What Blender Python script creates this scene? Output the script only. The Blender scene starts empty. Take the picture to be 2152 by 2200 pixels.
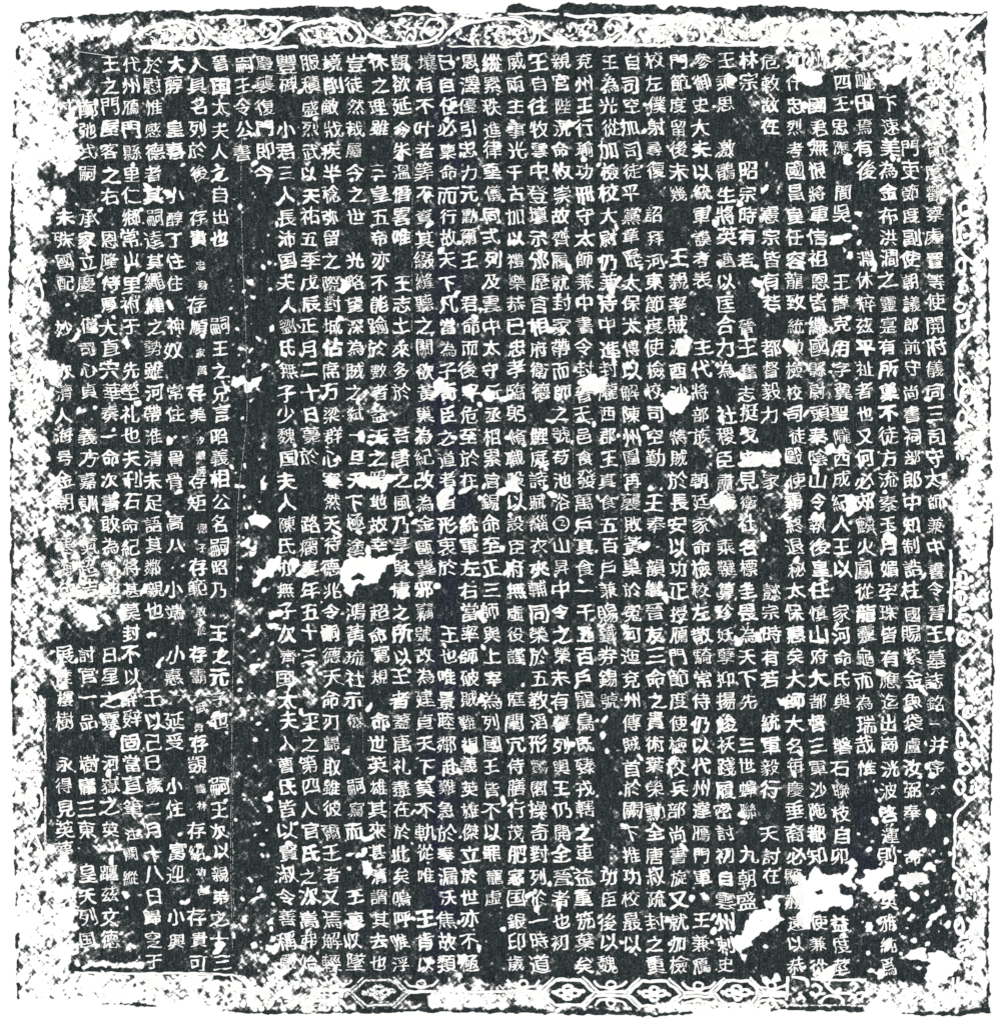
import bpy, math, random, time
import numpy as np
from mathutils import Vector, noise as mnoise
from mathutils.geometry import delaunay_2d_cdt

SC = bpy.context.scene
COL = SC.collection
S = 0.00043                      # metres per unit of the stone's layout grid
LW, LH = 2152.0, 2200.0          # layout size seen by the camera


def X(px): return (px - LW / 2) * S
def Y(py): return (LH / 2 - py) * S


# ------------------------------------------------------------------ camera
CAM_H = 3.0
cam = bpy.data.cameras.new("camera")
cam.sensor_fit = 'HORIZONTAL'
cam.sensor_width = 36.0
cam.lens = 36.0 * CAM_H / (LW * S)
cam.clip_start = 0.05
cam.clip_end = 50
cam_o = bpy.data.objects.new("camera", cam)
cam_o.location = (0, 0, CAM_H)
COL.objects.link(cam_o)
SC.camera = cam_o

# ------------------------------------------------------------------ light (copy stand)
world = bpy.data.worlds.new("World")
SC.world = world
world.use_nodes = True
world.node_tree.nodes["Background"].inputs[0].default_value = (1, 1, 1, 1)
world.node_tree.nodes["Background"].inputs[1].default_value = 0.34
for sx, sy in ((-1, 1), (1, 1), (-1, -1), (1, -1)):
    L = bpy.data.lights.new("copy_stand_lamp", 'AREA')
    L.shape = 'SQUARE'
    L.size = 0.9
    L.energy = 26.5
    L.color = (1.0, 0.995, 0.985)
    lo = bpy.data.objects.new("copy_stand_lamp", L)
    lo.location = (sx * 1.5, sy * 1.5, 1.7)
    lo.rotation_euler = (Vector((0, 0, 0)) - lo.location).to_track_quat('-Z', 'Y').to_euler()
    COL.objects.link(lo)
SC.view_settings.view_transform = 'Standard'
SC.view_settings.look = 'None'
SC.view_settings.exposure = 0.0
SC.view_settings.gamma = 1.0

rng = random.Random(908)
nrg = np.random.default_rng(908)


def height(x, y):
    """Gentle cockle of the sheet, metres (works on floats and arrays)."""
    return 0.0012 + 0.00022 * np.sin(x * 19 + 0.7) * np.cos(y * 15 - 0.4) + 0.00014 * np.sin(x * 41 + y * 33)


# ------------------------------------------------------------------ materials
class NT:
    def __init__(self, name):
        self.m = bpy.data.materials.new(name)
        self.m.use_nodes = True
        self.t = self.m.node_tree
        self.bsdf = self.t.nodes["Principled BSDF"]
        self.bsdf.inputs["Roughness"].default_value = 0.95
        self.bsdf.inputs["Specular IOR Level"].default_value = 0.08
        co = self.t.nodes.new("ShaderNodeTexCoord")
        mp = self.t.nodes.new("ShaderNodeMapping")
        mp.inputs["Scale"].default_value = (1 / S, 1 / S, 1 / S)
        self.t.links.new(co.outputs["Object"], mp.inputs["Vector"])
        self.px = mp.outputs["Vector"]

    def put(self, sock, v):
        if hasattr(v, "links"):
            self.t.links.new(v, sock)
        else:
            sock.default_value = v

    def math(self, op, a, b=0.0, c=None, clamp=False):
        n = self.t.nodes.new("ShaderNodeMath")
        n.operation = op
        n.use_clamp = clamp
        self.put(n.inputs[0], a)
        self.put(n.inputs[1], b)
        if c is not None:
            self.put(n.inputs[2], c)
        return n.outputs[0]

    def noise(self, size, detail=2.0, rough=0.55, stretch=None, off=(0, 0, 0), dist=0.0, rot=0.0):
        src = self.px
        if rot:
            r = self.t.nodes.new("ShaderNodeMapping")
            r.inputs["Rotation"].default_value = (0, 0, rot)
            self.t.links.new(src, r.inputs["Vector"])
            src = r.outputs[0]
        v = self.t.nodes.new("ShaderNodeMapping")
        st = stretch or (1, 1, 1)
        v.inputs["Scale"].default_value = (1 / size / st[0], 1 / size / st[1], 1 / size)
        v.inputs["Location"].default_value = off
        self.t.links.new(src, v.inputs["Vector"])
        n = self.t.nodes.new("ShaderNodeTexNoise")
        n.inputs["Scale"].default_value = 1.0
        n.inputs["Detail"].default_value = detail
        n.inputs["Roughness"].default_value = rough
        n.inputs["Distortion"].default_value = dist
        self.t.links.new(v.outputs[0], n.inputs["Vector"])
        return n.outputs["Fac"]

    def smooth(self, v, a, b, o0=0.0, o1=1.0):
        n = self.t.nodes.new("ShaderNodeMapRange")
        n.interpolation_type = 'SMOOTHSTEP'
        self.put(n.inputs["Value"], v)
        n.inputs["From Min"].default_value = a
        n.inputs["From Max"].default_value = b
        n.inputs["To Min"].default_value = o0
        n.inputs["To Max"].default_value = o1
        return n.outputs["Result"]

    def mix(self, f, a, b):
        n = self.t.nodes.new("ShaderNodeMix")
        n.data_type = 'RGBA'
        self.put(n.inputs[0], f)
        self.put(n.inputs[6], a if hasattr(a, "links") else (*a, 1))
        self.put(n.inputs[7], b if hasattr(b, "links") else (*b, 1))
        return n.outputs[2]

    def attr(self, name):
        n = self.t.nodes.new("ShaderNodeAttribute")
        n.attribute_name = name
        return n.outputs["Fac"]

    def ink(self):
        """Dry tamped ink: grain of the paper mould, patchy pressure, a blue-black joint."""
        grain = self.noise(3.0, 2, 0.7, (1.0, 1.7, 1))
        fib = self.noise(3.4, 1, 0.6, (1.0, 9.0, 1), (7, 3, 0))
        g = self.math('ADD', self.math('MULTIPLY', grain, 0.7), self.math('MULTIPLY', fib, 0.3))
        g = self.smooth(g, 0.40, 0.72)
        patch = self.smooth(self.noise(70, 3, 0.6, None, (3, 9, 0)), 0.4, 0.75)
        c = self.mix(g, (0.0080, 0.0122, 0.0132), (0.060, 0.076, 0.079))
        c = self.mix(self.math('MULTIPLY', patch, 0.3), c, (0.024, 0.036, 0.036))
        t = self.attr("blue")
        t = self.math('MULTIPLY', t, self.smooth(self.noise(60, 2, 0.5, (1, 2.2, 1)), 0.3, 0.62))
        c = self.mix(t, c, self.mix(g, (0.0080, 0.0092, 0.020), (0.045, 0.051, 0.086)))
        return c

    def paper(self):
        f = self.noise(26, 4, 0.6)
        return self.mix(f, (0.80, 0.80, 0.79), (0.87, 0.87, 0.86))

    def bump(self, h, dist=0.00008, s=0.25):
        b = self.t.nodes.new("ShaderNodeBump")
        b.inputs["Strength"].default_value = s
        b.inputs["Distance"].default_value = dist
        self.put(b.inputs["Height"], h)
        self.t.links.new(b.outputs[0], self.bsdf.inputs["Normal"])


def mat_rubbing():
    m = NT("inked_rubbing_paper")
    w = m.attr("wear")
    big = m.noise(20, 1.2, 0.5, (1.0, 1.25, 1), (0, 0, 0), 0.5)
    s1 = m.noise(7.0, 0.8, 0.5, (2.6, 1, 1), (31, 17, 0), 0.3, 0.85)
    s2 = m.noise(7.0, 0.8, 0.5, (2.6, 1, 1), (11, 57, 0), 0.3, -0.7)
    sml = m.math('ADD', m.math('MULTIPLY', s1, 0.68), m.math('MULTIPLY', s2, 0.68))
    sml = m.math('SUBTRACT', sml, 0.18)
    n = m.math('ADD', m.math('MULTIPLY', big, 0.46), m.math('MULTIPLY', sml, 0.54))
    v = m.math('ADD', w, m.math('MULTIPLY', m.math('SUBTRACT', n, 0.5), 2.7))
    mask = m.smooth(v, 0.42, 0.60)
    # thin dusty ink where the tamping pad only grazed the stone
    dust = m.smooth(m.math('ADD', v, m.math('MULTIPLY', m.math('SUBTRACT', m.noise(2.6, 1, 0.6), 0.5), 1.3)), 0.26, 0.66, 0, 0.30)
    mask = m.math('MAXIMUM', mask, dust)
    m.t.links.new(m.mix(mask, m.ink(), m.paper()), m.bsdf.inputs["Base Color"])
    m.bump(m.noise(2.6, 2, 0.6))
    return m.m


def mat_letter():
    m = NT("bare_paper_in_strokes")
    f = m.attr("faint")
    n = m.noise(4.5, 2, 0.6, None, (11, 4, 2))
    v = m.math('ADD', f, m.math('MULTIPLY', m.math('SUBTRACT', n, 0.5), 2.2))
    k = m.smooth(v, 0.42, 0.62)
    m.t.links.new(m.mix(k, m.paper(), m.ink()), m.bsdf.inputs["Base Color"])
    return m.m


def mat_plain(name, c0, c1, size):
    m = NT(name)
    m.t.links.new(m.mix(m.noise(size, 4, 0.6), c0, c1), m.bsdf.inputs["Base Color"])
    m.bump(m.noise(6, 3, 0.6), 0.0003, 0.2)
    return m.m


M_RUB = mat_rubbing()
M_LET = mat_letter()
M_TABLE = mat_plain("white_laminate", (0.80, 0.80, 0.80), (0.85, 0.85, 0.84), 400)


def mesh_obj(name, verts, faces, mat, parent=None, attrs=None):
    me = bpy.data.meshes.new(name)
    me.from_pydata(verts, [], faces)
    for k, a in (attrs or {}).items():
        at = me.attributes.new(k, 'FLOAT', 'POINT')
        at.data.foreach_set("value", np.asarray(a, dtype=np.float32))
    me.materials.append(mat)
    o = bpy.data.objects.new(name, me)
    COL.objects.link(o)
    if parent:
        o.parent = parent
    return o


# ------------------------------------------------------------------ setting
def slab(name, hx, hy, z0, z1, mat):
    b = 0.01
    v, f = [], []
    for z, i in ((z0, 0), (z1 - b, 0), (z1, b)):
        v += [(-hx + i, -hy + i, z), (hx - i, -hy + i, z), (hx - i, hy - i, z), (-hx + i, hy - i, z)]
    f.append((3, 2, 1, 0))
    for k in (0, 4):
        for j in range(4):
            f.append((k + j, k + (j + 1) % 4, k + 4 + (j + 1) % 4, k + 4 + j))
    f.append((8, 9, 10, 11))
    return mesh_obj(name, v, f, mat)


table = slab("table_top", 0.85, 0.85, -0.04, 0.0, M_TABLE)
table["kind"] = "structure"

rub = bpy.data.objects.new("ink_rubbing", None)
rub["label"] = "square black ink stone rubbing with columns of white carved characters inside ornamental borders"
rub["category"] = "rubbing"
COL.objects.link(rub)

# ------------------------------------------------------------------ wear of the inked face
MARG = 26
GX, GY = 870, 890
gx = np.linspace(-MARG, LW + MARG, GX)
gy = np.linspace(-MARG, LH + MARG, GY)
PX, PY = np.meshgrid(gx, gy)
W = np.full(PX.shape, -0.18)


def interp(pts, v):
    p = np.array(pts, float)
    return np.interp(v, p[:, 0], p[:, 1])


def fnoise(scale, seed):
    """Smooth value noise on the wear grid."""
    r = np.random.default_rng(seed)
    nx, ny = int((LW + 2 * MARG) / scale) + 3, int((LH + 2 * MARG) / scale) + 3
    g = r.random((ny, nx))
    fx = (PX + MARG) / scale
    fy = (PY + MARG) / scale
    ix, iy = fx.astype(int), fy.astype(int)
    tx, ty = fx - ix, fy - iy
    tx, ty = tx * tx * (3 - 2 * tx), ty * ty * (3 - 2 * ty)
    return (g[iy, ix] * (1 - tx) * (1 - ty) + g[iy, ix + 1] * tx * (1 - ty)
            + g[iy + 1, ix] * (1 - tx) * ty + g[iy + 1, ix + 1] * tx * ty)


N40, N16, N90, N8 = fnoise(40, 1), fnoise(16, 2), fnoise(90, 3), fnoise(8, 4)


def soft(cx, cy, rx, ry, s, hard=0.35):
    s = s if s < .58 else .58 + (s - .58) * .5
    """Raise wear towards s inside an uneven ellipse."""
    d = np.sqrt(((PX - cx) / rx) ** 2 + ((PY - cy) / ry) ** 2) + (N40 - 0.5) * 0.5 + (N16 - .5) * 0.3
    k = np.clip((1.08 - d) / hard, 0, 1)
    np.maximum(W, -0.1 + (s + 0.1) * k, out=W)


def rect(x0, y0, x1, y1, s, f=10, rag=10):
    s = s if s < .58 else .58 + (s - .58) * .5
    jx = (N40 - .5) * rag * 2 + (N16 - .5) * rag
    a = np.clip((PX + jx - x0) / f + .5, 0, 1) * np.clip((x1 - PX - jx) / f + .5, 0, 1)
    jy = (N40[::-1] - .5) * rag * 2 + (N16[::-1] - .5) * rag
    a = a * np.clip((PY + jy - y0) / f + .5, 0, 1) * np.clip((y1 - PY - jy) / f + .5, 0, 1)
    np.maximum(W, -0.1 + (s + 0.1) * a, out=W)


def sdist(poly, pad):
    p = np.array(poly, float)
    x0, y0 = p.min(0) - pad
    x1, y1 = p.max(0) + pad
    i0, i1 = np.searchsorted(gx, [x0, x1])
    j0, j1 = np.searchsorted(gy, [y0, y1])
    sl = (slice(j0, j1), slice(i0, i1))
    qx, qy = PX[sl], PY[sl]
    d = np.full(qx.shape, 1e9)
    ins = np.zeros(qx.shape, bool)
    for a, b in zip(p, np.roll(p, -1, 0)):
        e = b - a
        t = np.clip(((qx - a[0]) * e[0] + (qy - a[1]) * e[1]) / (e @ e + 1e-9), 0, 1)
        d = np.minimum(d, np.hypot(qx - a[0] - t * e[0], qy - a[1] - t * e[1]))
        c = (a[1] > qy) != (b[1] > qy)
        xx = a[0] + (qy - a[1]) * e[0] / (e[1] if abs(e[1]) > 1e-9 else 1e-9)
        ins ^= c & (qx < xx)
    return sl, np.where(ins, d, -d)


def poly(pts, s=1.35, f=5.0, ox=0, oy=0, k=1.0, rag=1.0):
    pts = [(ox + x * k, oy + y * k) for x, y in pts]
    if len(pts) < 3:
        return
    sl, d = sdist(pts, 14)
    d = d + rag * ((N16[sl] - .5) * 9 + (N8[sl] - .5) * 6)
    a = np.clip(d / f + .5, 0, 1)
    W[sl] = np.maximum(W[sl], -0.1 + (s + 0.1) * a)


def dark(pts, f=4.0, s=-0.12):
    sl, d = sdist(pts, 10)
    a = np.clip(d / f + .5, 0, 1)
    W[sl] = W[sl] * (1 - a) + s * a


def dot(x, y, r, asp=1.0, ang=0.0, s=1.3):
    n = 8
    pts = []
    for i in range(n):
        t = 2 * math.pi * i / n
        q = r * rng.uniform(0.75, 1.2)
        u, v = q * math.cos(t) * asp, q * math.sin(t)
        pts.append((x + u * math.cos(ang) - v * math.sin(ang), y + u * math.sin(ang) + v * math.cos(ang)))
    poly(pts, s, 4.0, rag=0.45)


# broad worn zones -------------------------------------------------------
# top band
rect(300, 28, 470, 106, 0.45)
rect(470, 34, 1010, 98, 0.30, 8, 4)
rect(1000, 40, 1350, 98, 0.30, 8, 4)
rect(1335, 34, 1700, 96, 0.50, 14, 6)
rect(1640, 28, 2060, 102, 0.80, 30, 8)
rect(30, 36, 330, 106, 0.86, 60, 10)
rect(40, 40, 200, 104, 1.0, 40, 10)
soft(1030, 24, 55, 18, 1.2)
soft(1375, 45, 30, 16, .9)
soft(1480, 42, 90, 14, .95)
# top right corner
soft(2010, 190, 70, 140, 0.60)
soft(2085, 260, 50, 190, 0.95)
soft(1935, 135, 56, 40, 0.66)
soft(1840, 118, 90, 34, 0.55)
soft(1740, 112, 70, 24, 0.45)
soft(2030, 330, 44, 110, 0.48)
soft(1975, 270, 40, 60, 0.38)
soft(1760, 140, 40, 40, 0.5)
soft(1640, 230, 30, 60, 0.33)
soft(1900, 160, 40, 40, .6)
# right band
rect(2050, 60, 2135, 2150, 0.26, 8, 3)
rect(2088, 60, 2135, 2150, 0.60, 16, 12)
soft(2095, 1120, 40, 120, 1.0)
soft(2065, 1100, 25, 80, 0.85)
soft(2095, 960, 28, 60, .7)
soft(2110, 820, 20, 90, .7)
soft(2085, 1470, 26, 50, .62)
soft(2080, 1830, 30, 70, .62)
soft(2095, 2040, 30, 80, .8)
soft(2070, 940, 25, 60, .5)
soft(2048, 1080, 14, 60, .45)
# left band and the losses that eat into the text
rect(20, 60, 92, 2150, 0.54, 22, 14)
rect(30, 2126, 440, 2166, 1.2, 10, 5)
rect(22, 60, 70, 700, 0.93, 22, 12)
soft(75, 230, 60, 210, 0.97)
soft(115, 285, 60, 80, 0.92)
soft(135, 175, 75, 85, 0.40)
soft(140, 330, 40, 60, 0.85)
soft(80, 440, 50, 70, 0.95)
soft(60, 400, 40, 120, .98)
soft(120, 430, 28, 36, .9)
soft(60, 700, 50, 120, .55)
soft(80, 860, 45, 80, .6)
soft(100, 800, 35, 40, .7)
soft(60, 1000, 50, 140, .66)
soft(95, 1080, 40, 100, .66)
soft(60, 1240, 50, 140, .72)
soft(130, 1260, 70, 90, .50)
soft(190, 1290, 100, 75, .44)
soft(235, 1225, 60, 50, .45)
soft(150, 1150, 70, 80, .48)
soft(70, 1420, 50, 80, .6)
soft(110, 1330, 40, 60, .6)
soft(125, 1445, 26, 40, .6)
soft(55, 1600, 40, 160, .62)
soft(110, 1870, 60, 70, .72)
soft(125, 1960, 50, 90, .80)
soft(90, 2040, 70, 80, .88)
soft(55, 1950, 40, 120, .94)
soft(230, 1815, 36, 20, .55)
soft(330, 1840, 30, 16, .3)
soft(170, 2050, 60, 26, .5)
soft(270, 2000, 40, 30, .3)
# foot
rect(30, 2090, 430, 2166, 0.93, 12, 6)
rect(400, 2108, 560, 2170, 0.90, 20, 8)
rect(230, 2096, 460, 2125, 0.66, 10, 6)
rect(540, 2112, 740, 2180, 0.50, 20, 8)
rect(740, 2150, 920, 2178, 0.42, 10, 5)
rect(920, 2128, 1175, 2168, 0.98, 14, 8)
rect(930, 2110, 1060, 2140, 0.62, 12, 8)
rect(1060, 2116, 1170, 2140, 0.55, 12, 8)
rect(1160, 2160, 1420, 2180, 0.55, 8, 5)
rect(1400, 2150, 1540, 2184, 0.9, 14, 6)
rect(1540, 2150, 1690, 2176, 0.66, 10, 6)
rect(1690, 2100, 1860, 2160, 0.30, 8, 4)
rect(1850, 2106, 2140, 2195, 0.80, 20, 8)
rect(1420, 2168, 1700, 2195, 0.8, 10, 4)
rect(480, 2098, 745, 2190, 0.36, 14, 8)
rect(30, 2160, 500, 2190, .95, 6, 3)
rect(1690, 2158, 1860, 2166, .9, 6, 2)
rect(160, 2064, 330, 2078, .62, 6, 4)
# text field: light general weathering on both sides
soft(1640, 1700, 60, 20, .15)
soft(430, 1500, 120, 26, .36)
soft(520, 1520, 90, 30, .34)
soft(665, 1460, 34, 55, .42)
soft(640, 1450, 40, 18, .3)
soft(520, 1310, 60, 40, .24)
soft(560, 1390, 60, 60, .22)
soft(520, 1990, 60, 30, .30)
soft(560, 2060, 60, 40, .26)
soft(600, 2090, 50, 30, .5)
soft(640, 2060, 30, 40, .5)
soft(690, 2085, 40, 30, .4)
soft(800, 865, 60, 26, .28)
soft(850, 870, 40, 26, .3)
soft(1250, 1930, 30, 10, .12)
soft(1330, 1660, 12, 60, .3)
soft(1320, 1850, 14, 60, .22)
soft(1300, 2085, 30, 20, .25)
soft(1560, 1080, 40, 60, .30)
soft(1620, 1100, 40, 80, .28)
soft(1520, 960, 20, 60, .3)
soft(1680, 1080, 60, 40, .3)
soft(1780, 1260, 20, 50, .22)
soft(2030, 1050, 14, 60, .42)
soft(1530, 1290, 60, 60, .24)
soft(1300, 1350, 60, 40, .36)
soft(1770, 780, 50, 90, .26)
soft(1720, 750, 30, 40, .35)
soft(1000, 2120, 40, 40, .4)
soft(330, 740, 240, 300, .03)
soft(230, 640, 200, 200, .06)
soft(1960, 1250, 90, 500, .05)
for c_ in ((170, 160, 90, 60, .27), (150, 600, 60, 90, .2), (330, 1480, 120, 60, .2), (250, 2030, 110, 50, .24), (540, 1950, 60, 90, .2), (540, 1700, 40, 120, .16), (420, 1320, 90, 70, .16), (300, 1780, 80, 60, .2), (560, 1200, 60, 100, .2), (1990, 600, 40, 120, .14), (1650, 480, 60, 120, .14), (1880, 1960, 90, 110, .16), (820, 2110, 120, 30, .16), (170, 900, 60, 60, .2)):
    soft(*c_, hard=.8)
W += (N90 - 0.5) * 0.14

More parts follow.
